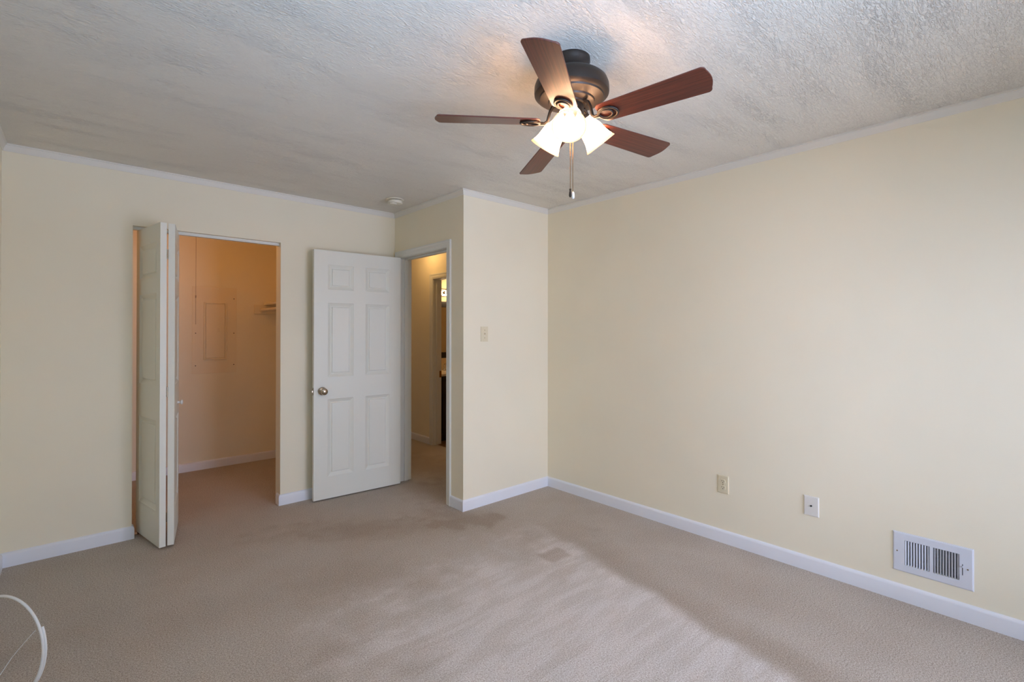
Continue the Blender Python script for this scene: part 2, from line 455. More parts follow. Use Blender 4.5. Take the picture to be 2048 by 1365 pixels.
CROWN = [(0, 0), (0, -.042), (.004, -.042), (.007, -.036), (.010, -.024), (.016, -.014), (.017, -.010), (.022, -.008), (.022, 0)]
BASE = [(0, 0), (.013, 0), (.013, .066), (.011, .075), (.006, .081), (0, .083)]
def trims():
    n = [0]
    def crown(A, B, nr, ma, mb, label):
        n[0] += 1
        struct('trim_%d' % n[0], MB().sweep(A, B, nr, CROWN, ma, mb), 'crown', label, 'crown moulding', smooth=35)
    crown((XR, YB, H), (XR, YS, H), (-1,0,0), 1, 1, 'white crown moulding along the long right wall')
    crown((XJ, YS, H), (XR, YS, H), (0,-1,0), -1, 1, 'white crown moulding on the short switch wall')
    crown((XJ, YS, H), (XJ, YC, H), (-1,0,0), -1, 1, 'white crown moulding above the entry doorway')
    crown((XL, YC, H), (XJ, YC, H), (0,-1,0), 1, 1, 'white crown moulding above the closet opening')
    crown((XL, YB, H), (XL, YC, H), (1,0,0), 1, 1, 'white crown moulding along the left wall')
    crown((XL, YB, H), (XR, YB, H), (0,1,0), 1, 1, 'white crown moulding over the window')
    def base(side, segs, label):
        m = MB()
        for s_ in segs: m.sweep(*s_[:3], BASE, *s_[3:])
        struct('baseboard_' + side, m, 'baseboard', label, 'baseboard', smooth=40)
    base('right', [((XR, YB, 0), (XR, YS, 0), (-1,0,0), 1, 1)], 'white baseboard along the long right wall')
    base('corner', [((XJ, YS, 0), (XR, YS, 0), (0,-1,0), -1, 1)], 'white baseboard under the light switch')
    base('entry', [((XJ, YS, 0), (XJ, 3.134, 0), (-1,0,0), -1, 0)], 'short white baseboard beside the entry casing')
    base('far', [((1.206, YC, 0), (XJ, YC, 0), (0,-1,0), -1, 1), ((1.206, YC, 0), (1.206, YC+.07, 0), (-1,0,0), -1, 0)],
         'white baseboard behind the open entry door')
    base('far_left', [((XL, YC, 0), (0.291, YC, 0), (0,-1,0), 1, -1), ((0.291, YC, 0), (0.291, YC+.045, 0), (1,0,0), -1, 0)],
         'white baseboard left of the closet')
    base('left', [((XL, YB, 0), (XL, YC, 0), (1,0,0), 1, 1)], 'white baseboard along the left wall')
    base('back', [((XL, YB, 0), (XR, YB, 0), (0,1,0), 1, 1)], 'white baseboard under the window')
    base('closet', [((XL, CBY, 0), (1.82, CBY, 0), (0,-1,0), 1, 1), ((1.82, YC+WT, 0), (1.82, CBY, 0), (-1,0,0), 0, 1),
                    ((XL, YC+WT, 0), (XL, CBY, 0), (1,0,0), 0, 1)], 'white baseboard inside the closet')
    base('hall', [((XH, 5.006, 0), (XH, YE-.1, 0), (-1,0,0), 0, 0), ((XH, YS+WT, 0), (XH, 4.097, 0), (-1,0,0), 0, 0)], 'white baseboard in the hallway')
    # entry door lining and casing
    CAS = [(0, 0), (.016, 0), (.016, .010), (.013, .018), (.013, .040), (.010, .048), (.008, .057), (0, .057)]
    j = MB()
    j.box(XJ, XJ+WT, 3.175, 3.195, 0, 2.02).box(XJ, XJ+WT, 3.940, 3.960, 0, 2.02).box(XJ, XJ+WT, 3.175, 3.960, 2.02, 2.04)
    st = MB().box(XJ+.045, XJ+.082, 3.195, 3.207, 0, 2.02).box(XJ+.045, XJ+.082, 3.928, 3.940, 0, 2.02).box(XJ+.045, XJ+.082, 3.207, 3.928, 2.008, 2.02)
    def casing(m, xw, nx, ya, yb, zi):
        # right leg, left leg, head; profile across the width, mitred
        for (inner, sgn) in ((ya, -1), (yb, 1)):
            v, k = [], len(CAS)
            for (o, w) in CAS: v.append((xw + nx*o, inner + sgn*(.057 - w), 0))
            for (o, w) in CAS: v.append((xw + nx*o, inner + sgn*(.057 - w), zi + (.057 - w)))
            m.add(v, [(i, (i+1) % k, k+(i+1) % k, k+i) for i in range(k)] + [tuple(range(k)), tuple(range(2*k-1, k-1, -1))])
        v, k = [], len(CAS)
        for (o, w) in CAS: v.append((xw + nx*o, ya - (.057 - w), zi + (.057 - w)))
        for (o, w) in CAS: v.append((xw + nx*o, yb + (.057 - w), zi + (.057 - w)))
        m.add(v, [(i, (i+1) % k, k+(i+1) % k, k+i) for i in range(k)] + [tuple(range(k)), tuple(range(2*k-1, k-1, -1))])
    c = MB(); casing(c, XJ, -1, 3.190, 3.945, 2.025); casing(c, XJ+WT, 1, 3.190, 3.945, 2.025)
    t = thing('trim_7', (XJ, 3.57, 0), 'white casing and jamb around the entry doorway', 'door frame', kind='structure')
    for nm, mb in (('casing', c), ('jamb', j), ('door_stop', st)):
        mb.v = [(a - XJ, b - 3.57, d) for a, b, d in mb.v]
        mb.build(nm, 'white', t, bevel=.002 if nm != 'casing' else 0)
    # bathroom doorway frame
    c = MB(); casing(c, XH, -1, 4.155, 4.948, 1.990)
    c2 = MB().box(XH, XH+.115, 4.14, 4.16, 0, 1.985).box(XH, XH+.115, 4.943, 4.963, 0, 1.985).box(XH, XH+.115, 4.14, 4.963, 1.985, 2.005)
    c3 = MB().box(XH+.04, XH+.07, 4.931, 4.943, 0, 1.985)
    t = thing('trim_8', (XH, 4.5, 0), 'white casing around the bathroom doorway off the hall', 'door frame', kind='structure')
    for nm, mb in (('casing', c), ('jamb', c2), ('door_stop', c3)):
        mb.v = [(a - XH, b - 4.5, d) for a, b, d in mb.v]
        mb.build(nm, 'white', t, bevel=.002 if nm != 'casing' else 0)
    sp = MB().box(.086, .1145, .4405, .4425, .805, .885).build('strike_plate', 'brass', t)
    sp['label'] = 'small brass strike plate'
    # closet head track
    tr = MB().box(0.291, 1.206, YC+.035, YC+.070, 2.035, 2.055)
    struct('trim_9', tr, 'white', 'white sliding track under the closet header', 'door track')
trims()

# ------------------------------------------------------------------ moulded panel leaf
def leaf_mesh(w, z0, z1, th, panels, arch=False):
    """local: x 0..w, y 0 (front) .. th (back), z; panels = [(x0,x1,za,zb)]"""
    m = MB()
    xs = sorted({0, w} | {p[0] for p in panels} | {p[1] for p in panels})
    zs = sorted({z0, z1} | {p[2] for p in panels} | {p[3] for p in panels})
    LOOPS = [(0, 0), (.003, -.0022), (.027, -.0130), (.032, -.0130), (.037, -.0050), (.040, -.0045)]
    for side in (0, 1):
        Y = (lambda d: -d) if side == 0 else (lambda d: th + d)
        for i in range(len(xs) - 1):
            for k in range(len(zs) - 1):
                cx, cz = (xs[i]+xs[i+1])/2, (zs[k]+zs[k+1])/2
                if any(p[0] < cx < p[1] and p[2] < cz < p[3] for p in panels): continue
                m.add([(xs[i],Y(0),zs[k]),(xs[i+1],Y(0),zs[k]),(xs[i+1],Y(0),zs[k+1]),(xs[i],Y(0),zs[k+1])], [(0,1,2,3)])
        for (a, b, c, d) in panels:
            rings = []
            for ins, dep in LOOPS:
                rings.append([(a+ins,Y(dep),c+ins),(b-ins,Y(dep),c+ins),(b-ins,Y(dep),d-ins),(a+ins,Y(dep),d-ins)])
            for r1, r2 in zip(rings, rings[1:]):
                for i in range(4):
                    j = (i+1) % 4
                    m.add([r1[i], r1[j], r2[j], r2[i]], [(0,1,2,3)])
            m.add(rings[-1], [(0,1,2,3)])
    m.add([(0,0,z0),(0,th,z0),(0,th,z1),(0,0,z1)], [(0,1,2,3)]).add([(w,0,z0),(w,th,z0),(w,th,z1),(w,0,z1)], [(0,1,2,3)])
    m.add([(0,0,z1),(w,0,z1),(w,th,z1),(0,th,z1)], [(0,1,2,3)]).add([(0,0,z0),(w,0,z0),(w,th,z0),(0,th,z0)], [(0,1,2,3)])
    return m
def weld(o):
    bm = bmesh.new(); bm.from_mesh(o.data)
    bmesh.ops.remove_doubles(bm, verts=bm.verts, dist=1e-5); bmesh.ops.recalc_face_normals(bm, faces=bm.faces)
    bm.to_mesh(o.data); bm.free()
    return o

def entry_door():
    # local x runs from the free edge to the hinge, y away from the camera
    free = Vector((1.420, 3.915)); hinge = Vector((2.165, 3.872))
    ang = math.atan2(hinge.y - free.y, hinge.x - free.x)
    w = (hinge - free).length
    t = thing('door_1', (free.x, free.y, 0), 'open white six-panel entry door with round knob', 'door', kind='structure', rz=ang)
    cols = ((.110, .322), (.424, .640)); rows = ((.185, .812), (.990, 1.592), (1.700, 1.902))
    pans = [(a, b, c, d) for a, b in cols for c, d in rows]
    weld(leaf_mesh(w, .010, 2.015, .035, pans).build('leaf', 'door', t))
    # knobs: rosette, neck, bulb
    for s, y in ((-1, 0), (1, .035)):
        prof = [(.033, 0), (.033, .004), (.029, .010), (.015, .014), (.011, .022), (.012, .030), (.020, .036), (.0265, .046), (.0275, .054), (.024, .063), (.015, .0675), (.0001, .068)]
        k = MB().lathe(prof, (.066, y, .880), (0, s, 0), 32, cap=False).build('knob', 'nickel', t, smooth=40)
        k['label'] = 'round satin nickel knob'
    MB().box(-.0012, .0, .006, .029, .852, .908).box(-.010, -.0012, .012, .024, .872, .888).build('latch', 'nickel', t, bevel=.0008)
    for z in (.25, 1.02, 1.80):
        MB().lathe([(.0065, -.045), (.0065, .045)], (w + .004, .040, z), n=14).box(w-.0005, w+.002, .004, .036, z-.044, z+.044).build('hinge', 'nickel', t, smooth=40)
entry_door()

def bifold():
    A0, A1 = Vector((.318, 4.115)), Vector((.400, 3.684)); th = .034
    B1, B0 = Vector((.476, 3.690)), Vector((.556, 4.115))
    t = thing('door_2', (.437, 3.69, 0), 'folded white bifold closet door with two narrow leaves', 'door', kind='structure')
    wA, wB = (A1-A0).length, (B1-B0).length
    # leaf A: local x from pivot to front edge; front (-y) face is the left face
    def put(o, p, d):
        ang = math.atan2(d.y, d.x)
        o.matrix_local = Matrix.Translation((p.x - .437, p.y - 3.69, 0)) @ Matrix.Rotation(ang, 4, 'Z')
    a = weld(leaf_mesh(wA, .020, 2.035, th, [(.062, .374, .235, .800), (.062, .374, 1.015, 1.600), (.062, .374, 1.700, 1.920)]).build('leaf', 'door', t))
    # left face of A looks toward -x: its y axis (thickness) must point +x
    dA = (A1 - A0).normalized()
    put(a, A0, dA)
    if (Matrix.Rotation(math.atan2(dA.y, dA.x), 4, 'Z') @ Vector((0, 1, 0))).x < 0: raise RuntimeError('leaf side')
    # leaf B: visible right face; x from back to front, thickness toward -x
    pans = [(.062, wB-.062, .235, .800), (.062, wB-.062, 1.015, 1.600), (.062, wB-.062, 1.700, 1.920)]
    dB = (B0 - B1).normalized()
    b = weld(leaf_mesh(wB, .020, 2.035, th, pans).build('leaf', 'door', t))
    put(b, B1, dB)
    # knob on leaf B
    nrm = Vector((dB.y, -dB.x))
    kp = B1 + dB * .300
    k = MB().lathe([(.010, 0), (.008, .006), (.0075, .012), (.013, .016), (.017, .022), (.016, .028), (.009, .032), (.0001, .033)],
                   (kp.x-.437, kp.y-3.69, .875), (nrm.x, nrm.y, 0), 24, cap=False).build('knob', 'white_plastic', t, smooth=40)
    for z in (.20, .98, 1.84):
        MB().lathe([(.0045, -.03), (.0045, .03)], (.4375-.437, 3.6955-3.69, z), n=12).box(-.0035+.0005, .0035, .006, .010, z-.028, z+.028).build('hinge', 'nickel', t, smooth=40)
    br = MB().box(.292-.437, .40-.437, 4.085-3.69, 4.125-3.69, .001, .004).lathe([(.005, .004), (.005, .021)], (.330-.437, 4.103-3.69, 0), n=12)
    br.build('pivot_bracket', 'nickel', t)
bifold()

# ------------------------------------------------------------------ ceiling fan
FC = Vector((1.465, 1.2695))
FC_, FE = split(L_FAN)
def fan():
    cx, cy = FC
    t = thing('ceiling_fan', (cx, cy, H), 'dark bronze ceiling fan with five mahogany blades and three lit shades', 'ceiling fan')
    Z = lambda z: z - H
    MB().lathe([(.0735, Z(2.4398)), (.0735, Z(2.425)), (.070, Z(2.420)), (.070, Z(2.392)), (.074, Z(2.386)), (.074, Z(2.372))], n=48).build('canopy', 'bronze', t, smooth=40)
    hp = [(.072, 2.380), (.092, 2.378), (.100, 2.371), (.112, 2.369), (.118, 2.362), (.128, 2.358), (.140, 2.347), (.1465, 2.330), (.1478, 2.308), (.1465, 2.298),
          (.140, 2.291), (.129, 2.287), (.126, 2.281), (.112, 2.277), (.092, 2.272), (.089, 2.266), (.084, 2.264), (.062, 2.262), (.058, 2.256), (.050, 2.254)]
    MB().lathe([(r, Z(z)) for r, z in hp], n=64).build('motor_housing', 'bronze', t, smooth=32)
    MB().lathe([(r, Z(z)) for r, z in [(.030, 2.256), (.049, 2.254), (.0495, 2.215), (.047, 2.208), (.043, 2.205), (.043, 2.178), (.039, 2.170), (.020, 2.166), (.008, 2.160), (.0001, 2.158)]], n=40, cap=False).build('switch_housing', 'bronze', t, smooth=35)
    # blades (measured angles and droop)
    a0, pit = 2.3844, -0.2198; tx, ty = -.0227, -.0193
    offs = (.0399, .0364, -.0441, -.0193, -.0129); droop = (.0197, .0133, -.0185, .0188, -.0347)
    bz = 2.1878
    for k in range(5):
        th = a0 + k * 2 * PI / 5 + offs[k]
        er = Vector((math.cos(th), math.sin(th), droop[k]))
        et = Vector((-math.sin(th)*math.cos(pit), math.cos(th)*math.cos(pit), math.sin(pit)))
        for v in (er, et): v.z += tx * v.x + ty * v.y
        nn = er.cross(et).normalized()
        if nn.z < 0: nn = -nn
        def P(r, w, h, er=er, et=et, nn=nn): return er * r + et * w + nn * h + Vector((0, 0, bz - H))
        # outline, counter-clockwise in (r, w)
        def rnd(c, rad, a1, a2, n=6):
            return [(c[0] + rad*math.cos(a1 + (a2-a1)*i/n), c[1] + rad*math.sin(a1 + (a2-a1)*i/n)) for i in range(n+1)]
        out = []
        root = rnd((.148, -.028), .022, PI, PI*1.5)
        tipb = rnd((.5353-.016, -.0605+.016), .016, PI*1.5, PI*2)
        tipa = rnd((.5281-.016, .0605-.016), .016, 0, PI*.5)
        rota = rnd((.148, .028), .022, PI*.5, PI)
        arc = [(.5353 + .010*math.sin(PI*i/6) - .0072*i/6, -.0445 + .089*i/6) for i in range(1, 6)]
        out = root + tipb + arc + tipa + rota
        n = len(out); tk = .0055
        vs = [P(r, w, -tk/2) for r, w in out] + [P(r, w, tk/2) for r, w in out]
        fs = [tuple(range(n-1, -1, -1)), tuple(range(n, 2*n))] + [(i, (i+1) % n, n+(i+1) % n, n+i) for i in range(n)]
        b = MB().add(vs, fs).build('blade', 'wood', t, bevel=.0015)
        uv = b.data.uv_layers.new(name='grain')
        flat = out + out
        for lp in b.data.loops:
            r, w = flat[lp.vertex_index]; uv.data[lp.index].uv = (r + k * .37, w + k * .21)
        # iron: curved arm and two nested rings
        ir = MB()
        hb = -tk/2 - .004
        ur = Vector((math.cos(th), math.sin(th), 0))
        arm = [ur*.062 + Vector((0,0,Z(2.256))), ur*.076 + Vector((0,0,Z(2.248))), ur*.086 + Vector((0,0,Z(2.228)))]
        e0 = P(.108, 0, hb); arm += [ur*.096 + Vector((0,0,e0.z + .008)), e0, P(.120, 0, hb), P(.128, 0, hb)]
        ir.tube(arm, [.010, .009, .008, .008, .0085, .009, .008], 10, 0.75)
        def ring(c, ra, rb, tr):
            ir.tube([P(c + ra*math.cos(2*PI*i/28), rb*math.sin(2*PI*i/28), hb) for i in range(28)], tr, 8, closed=True)
        ring(.163, .038, .031, .0050); ring(.154, .0265, .0215, .0040)
        o = ir.build('blade_iron', 'bronze', b, smooth=50)
    # three lamps on the switch housing
    cam_dir = math.atan2(-cy, -cx)
    for i in range(3):
        ph = cam_dir + R(-4) + i * 2 * PI / 3
        e = R(50)
        d = Vector((math.cos(ph)*math.cos(e), math.sin(ph)*math.cos(e), -math.sin(e)))
        u = Vector((math.cos(ph), math.sin(ph), 0))
        p0 = u * .050 + Vector((0, 0, Z(2.216)))
        so = MB().tube([u*.036 + Vector((0,0,Z(2.222))), u*.044 + Vector((0,0,Z(2.222))), p0 + d*.004], .012, 12)
        so.lathe([(.012, -.004), (.026, .000), (.027, .022), (.024, .026), (.012, .026)], p0, d, 28)
        so = so.build('lamp_socket', 'bronze', t, smooth=40)
        prof = [(.0285, .010), (.0290, .020), (.0330, .030), (.0400, .042), (.0450, .056), (.0475, .072), (.0500, .088), (.0545, .104), (.0590, .115)]
        inn = [(r - .003, h) for r, h in prof][::-1]
        sh = MB().lathe(prof + inn, p0, d, 40, cap=False).build('lamp_shade', 'shade', t, smooth=60)
        sh['label'] = 'frosted cream glass bell shade, lit'
        MB().lathe([(.0590, .115), (.0625, .121), (.0650, .126), (.0645, .1275), (.0615, .1265), (.0585, .120), (.0560, .115)], p0, d, 40, cap=False).build('shade_rim', 'shade_rim', sh, smooth=60)
        bu = MB().lathe([(.011, .026), (.011, .040), (.016, .050), (.0185, .062), (.017, .074), (.010, .083), (.0001, .086)], p0, d, 20, cap=False)
        bu.build('bulb', 'bulb', sh, smooth=60)
        ld = bpy.data.lights.new('fan_lamp', 'POINT'); ld.energy = 1.5 * FE; ld.color = FC_; ld.shadow_soft_size = .015
        lo = bpy.data.objects.new('fan_lamp', ld); COL.objects.link(lo); lo.parent = t; lo.location = p0 + d*.064
    # pull chains
    rt = Vector((.742, -.671, 0))
    for s, zt, zb, fob in ((-.0045, 2.168, 1.927, 0), (.0055, 2.168, 1.915, 1)):
        q = rt * s
        ch = MB(); n = int((zt - zb) / .0048)
        for i in range(n):
            ch.sphere((q.x, q.y, Z(zt) - (zt-zb)*i/(n-1)), .0020, 6)
        ch.tube([(q.x, q.y, Z(zt)), (q.x, q.y, Z(zb))], .0007, 5)
        c = ch.build('pull_chain', 'brass', t, smooth=60)
        if fob:
            f = MB().lathe([(.0015, 0), (.005, -.003), (.0062, -.010), (.0066, -.022), (.005, -.028), (.0001, -.030)], (q.x+.001, q.y, Z(zb)), (0,0,1), 16, cap=False).build('fob', 'white_plastic', c, smooth=60)
            f['label'] = 'white pull chain fob'
        else:
            MB().lathe([(.0015, 0), (.0045, -.003), (.003, -.010), (.0045, -.016), (.0055, -.028), (.0035, -.034), (.0001, -.036)], (q.x, q.y, Z(zb)), (0,0,1), 14, cap=False).build('fob', 'bronze', c, smooth=60)
fan()

# ------------------------------------------------------------------ small wall and ceiling fittings
def smoke():
    t = thing('smoke_detector', (1.945, 3.573, H), 'round white smoke detector on the ceiling near the entry', 'smoke detector')
    MB().lathe([(.066, -.0005), (.069, -.003), (.069, -.008), (.064, -.011), (.050, -.0115)], n=48).build('base', 'aged_plastic', t, smooth=40)
    MB().lathe([(.0505, -.0112), (.0505, -.0165)], n=48).build('sensor_slot', 'black', t, smooth=40)
    b = MB().lathe([(.048, -.0160), (.057, -.0162), (.0585, -.020), (.0585, -.030), (.055, -.038), (.045, -.042), (.0001, -.043)], n=48, cap=False).build('cover', 'aged_plastic', t, smooth=40)
    MB().lathe([(.028, -.0405), (.028, -.048), (.024, -.051), (.0001, -.0515)], (-.022, -.010, 0), n=32, cap=False).build('test_button', 'aged_plastic', b, smooth=40)
smoke()

def on_wall_y(x, z, y, mb):   # local u (right), v (up), d (out of the wall) -> wall facing -Y
    return mb.xf(Matrix(((1,0,0,0),(0,0,-1,0),(0,1,0,0),(0,0,0,1))))
def on_wall_x(mb):            # wall facing -X: u to the right as seen (-y), v up, d out (-x)
    return mb.xf(Matrix(((0,0,-1,0),(-1,0,0,0),(0,1,0,0),(0,0,0,1))))
def plate(w, h):
    b = MB()
    for ins, d in ((0, 0), (0, .003), (.004, .006)):
        pass
    a = [(-w/2, -h/2), (w/2, -h/2), (w/2, h/2), (-w/2, h/2)]
    r = lambda i, d: [(x - math.copysign(i, x), y - math.copysign(i, y), d) for x, y in a]
    rings = [r(0, .0003), r(0, .003), r(.003, .0055), r(.006, .006)]
    for p, q in zip(rings, rings[1:]):
        for i in range(4): b.add([p[i], p[(i+1) % 4], q[(i+1) % 4], q[i]], [(0,1,2,3)])
    return b.add(rings[-1], [(0,1,2,3)]).add(rings[0], [(3,2,1,0)])
def switch():
    t = thing('light_switch', (2.3965, YS, 1.340), 'ivory toggle light switch on the short wall beside the entry', 'light switch')
    f = lambda mb: on_wall_y(0, 0, 0, mb)
    f(plate(.072, .117)).build('plate', 'ivory', t)
    f(MB().box(-.006, .006, -.013, .013, .006, .0068)).build('toggle_slot', 'aged_plastic', t)
    tg = MB().add([(-.0045,-.009,.0065),(.0045,-.009,.0065),(.0045,.006,.0065),(-.0045,.006,.0065),(-.0038,.003,.018),(.0038,.003,.018),(.0038,.010,.016),(-.0038,.010,.016)],
                  [(0,3,2,1),(4,5,6,7),(0,1,5,4),(1,2,6,5),(2,3,7,6),(3,0,4,7)])
    f(tg).build('toggle', 'ivory', t, bevel=.0008)
    for z in (-.030, .030):
        f(MB().lathe([(.003, .0059), (.0028, .0070), (.0001, .0073)], (0, z, 0), n=12, cap=False)).build('screw', 'nickel', t, smooth=60)
switch()
def outlet():
    t = thing('wall_outlet', (XR, 1.412, .375), 'ivory duplex outlet on the right wall above the baseboard', 'outlet')
    f = on_wall_x
    f(plate(.071, .115)).build('plate', 'ivory', t)
    for z in (-.0195, .0195):
        face = MB()
        pts = [(.0165*math.cos(a), max(-.0135, min(.0135, .0175*math.sin(a)))) for a in [2*PI*i/32 for i in range(32)]]
        n = 32
        face.add([(x, y+z, .006) for x, y in pts] + [(x*.96, y*.96+z, .0085) for x, y in pts], [(i, (i+1) % n, n+(i+1) % n, n+i) for i in range(n)] + [tuple(range(n, 2*n))])
        o = f(face).build('receptacle', 'ivory', t)
        s = MB().box(-.0073, -.0052, z+.000, z+.0085, .0080, .0089).box(.0052, .0073, z+.000, z+.0072, .0080, .0089)
        s.lathe([(.0027, .0080), (.0027, .0089)], (0, z-.007, 0), n=12)
        f(s).build('contact_slot', 'black', o)
    f(MB().lathe([(.003, .0059), (.0028, .0070), (.0001, .0073)], (0, 0, 0), n=12, cap=False)).build('screw', 'nickel', t, smooth=60)
outlet()
def coax():
    t = thing('cable_wall_plate', (XR, .908, .369), 'blank white wall plate with a dark cable jack', 'wall plate')
    f = on_wall_x
    f(plate(.076, .112)).build('plate', 'white_plastic', t)
    j = MB().lathe([(.0048, .0058), (.0046, .0070), (.0036, .0075), (.0036, .013), (.0001, .0135)], (0, .002, 0), n=16, cap=False)
    o = f(j).build('cable_jack', 'black', t, smooth=40); o['label'] = 'small dark cable jack'
    for z in (-.042, .042):
        f(MB().lathe([(.0026, .0059), (.0024, .0068), (.0001, .0071)], (0, z, 0), n=12, cap=False)).build('screw', 'white_plastic', t, smooth=60)
coax()

def register():
    # local u: to the right as seen, v up, d out of the wall
    W, Hh = .302, .198
    t = thing('floor_register', (XR, .388, .2465), 'white metal air vent with two louver banks low on right wall', 'air vent')
    t.name = 'air_vent'
    f = on_wall_x
    hw, hh = W/2, Hh/2
    b0, b1, b2, b3 = -.1035, -.0065, .0065, .1005    # banks in u
    v0, v1 = -.062, .062
    m = MB()
    # flange: bevelled rim with the two openings
    rings = [[(-hw,-hh,.0004),(hw,-hh,.0004),(hw,hh,.0004),(-hw,hh,.0004)], [(-hw+.001,-hh+.001,.003),(hw-.001,-hh+.001,.003),(hw-.001,hh-.001,.003),(-hw+.001,hh-.001,.003)],
             [(-hw+.006,-hh+.006,.0055),(hw-.006,-hh+.006,.0055),(hw-.006,hh-.006,.0055),(-hw+.006,hh-.006,.0055)]]
    for p, q in zip(rings, rings[1:]):
        for i in range(4): m.add([p[i], p[(i+1)%4], q[(i+1)%4], q[i]], [(0,1,2,3)])
    us = [-hw+.006, b0, b1, b2, b3, hw-.006]; vs_ = [-hh+.006, v0, v1, hh-.006]
    for i in range(5):
        for k in range(3):
            if k == 1 and i in (1, 3): continue
            m.add([(us[i],vs_[k],.0055),(us[i+1],vs_[k],.0055),(us[i+1],vs_[k+1],.0055),(us[i],vs_[k+1],.0055)], [(0,1,2,3)])
    for a, b in ((b0, b1), (b2, b3)):   # returns of the openings
        for p, q in (((a,v0),(b,v0)),((b,v0),(b,v1)),((b,v1),(a,v1)),((a,v1),(a,v0))):
            m.add([(*p,.0055),(*q,.0055),(*q,.003),(*p,.003)], [(0,1,2,3)])
    f(m).build('face_plate', 'grille', t)
    for a, b, s in ((b0, b1, 1), (b2, b3, -1)):
        for i in range(9):
            c = a + (b-a) * (i + .5) / 9
            fin = MB().box(-.0042, .0042, v0, v1, -.0005, .0005).xf(Matrix.Translation((c, 0, .0005)) @ Matrix.Rotation(R(40)*s, 4, 'Y'))
            f(fin).build('louver', 'grille', t)
    d = MB()
    d.box(-.0995, .0995, -.0605, -.0595, -.10, -.004).box(-.0995, .0995, .0595, .0605, -.10, -.004).box(-.1005, -.0995, -.0605, .0605, -.10, -.004).box(.0995, .1005, -.0605, .0605, -.10, -.004).box(-.1005, .1005, -.0605, .0605, -.101, -.10)
    f(d).build('duct', 'duct', t)
    dm = MB()
    for i in range(7):
        z = -.052 + i*.0172
        dm.add(MB().box(b2, b3, -.0045, .0045, -.0005, .0005).xf(Matrix.Translation((0, z, -.012)) @ Matrix.Rotation(R(25), 4, 'X')).v, MB().box(0,1,0,1,0,1).f)
    f(dm).build('damper', 'duct', t)
    lv = MB().box(.1105, .1130, -.034, .018, .0054, .0058)
    f(lv).build('lever_slot', 'black', t)
    f(MB().box(.1098, .1137, .004, .010, .0056, .014)).build('lever', 'grille', t, bevel=.0008)
    for u, v in ((-.133, .002), (.130, -.002)):
        f(MB().lathe([(.0036, .0054), (.0032, .0066), (.0001, .0070)], (u, v, 0), n=12, cap=False)).build('screw', 'nickel', t, smooth=60)
register()

# ------------------------------------------------------------------ closet contents
def closet():
    t = thing('electric_panel', (1.0545, CBY, 1.372), 'painted electric panel cover on the closet back wall', 'electric panel')
    f = lambda mb: on_wall_y(0, 0, 0, mb)
    f(MB().box(-.193, .193, -.429, .429, .0003, .004)).build('cover', 'panel', t, bevel=.0015)
    x0, x1, z0, z1 = -.082, .088, -.279, .264
    fr = MB()
    fr.box(x0-.014, x0, z0-.014, z1+.014, .004, .016).box(x1, x1+.014, z0-.014, z1+.014, .004, .016).box(x0, x1, z0-.014, z0, .004, .016).box(x0, x1, z1, z1+.014, .004, .016)
    f(fr).build('door_frame', 'panel', t, bevel=.002)
    d = f(MB().box(x0+.003, x1-.003, z0+.003, z1-.003, .004, .013)).build('door', 'panel', t, bevel=.0015)
    f(MB().box(.022, .050, -.02, .026, .013, .0145).box(.028, .044, -.012, .018, .0145, .019)).build('latch', 'panel', d, bevel=.001)
    for x in (-.164, .168):
        for z in (-.35, -.03, .32):
            s = f(MB().lathe([(.005, .0039), (.0045, .006), (.0001, .0068)], (x, z, 0), n=12, cap=False)).build('screw', 'bronze', t, smooth=60)
    # shelf with cleat along the closet side wall
    t = thing('closet_shelf', (1.66, 4.9, 1.638), 'painted closet shelf on a cleat along the side wall', 'shelf')
    MB().box(1.507-1.66, 1.82-1.66, YC+WT-4.9+.002, CBY-4.9-.001, 0, .019).build('board', 'panel', t, bevel=.002)
    MB().box(1.410-1.66, 1.82-1.66, CBY-4.9-.019, CBY-4.9-.0005, -.093, -.001).build('cleat', 'panel', t, bevel=.002)
    t = thing('clothes_rod', (1.483, 4.87, 1.584), 'wooden closet rod below the shelf edge', 'clothes rod')
    MB().lathe([(.0165, YC+WT-4.87+.002), (.0165, CBY-4.87-.020)], (0,0,0), (0,1,0), 24).build('rod', 'rod', t, smooth=40)
    MB().lathe([(.026, CBY-4.87-.028), (.026, CBY-4.87-.0195)], (0,0,0), (0,1,0), 24).build('rod_socket', 'panel', t, smooth=40)
    # lamp holder with pull cord
    lx, ly = .725, 4.585
    t = thing('closet_light', (lx, ly, H), 'bare bulb closet light with a long pull cord', 'ceiling light')
    MB().lathe([(.055, -.0005), (.056, -.012), (.048, -.022), (.026, -.030), (.024, -.052)], n=32).build('lamp_holder', 'porcelain', t, smooth=40)
    MB().lathe([(.013, -.052), (.014, -.066), (.024, -.085), (.030, -.105), (.026, -.126), (.012, -.138), (.0001, -.140)], n=24, cap=False).build('bulb', 'closet_bulb', t, smooth=60)
    c = MB().tube([(0, -.035, -.02), (0, -.036, -.4), (0, -.035, -1.02)], .0014, 6).sphere((0, -.0355, -.80), .0055, 10).sphere((0, -.035, -1.022), .003, 8)
    c.build('pull_cord', 'cord', t)
    ld = bpy.data.lights.new('closet_lamp', 'POINT'); ld.color, e_ = split(L_CLOSET); ld.energy = 3.0 * e_; ld.shadow_soft_size = .06
    lo = bpy.data.objects.new('closet_lamp', ld); COL.objects.link(lo); lo.parent = t; lo.location = (0, 0, -.19)
M['closet_bulb'] = emit('lit_closet_bulb', (*split(L_CLOSET)[0], 1), 3 * split(L_CLOSET)[1])
M['cord'] = plain('dusty_cord', srgb(150, 120, 88), 0.7, 0, 80, 0.05, 0.0004)
closet()

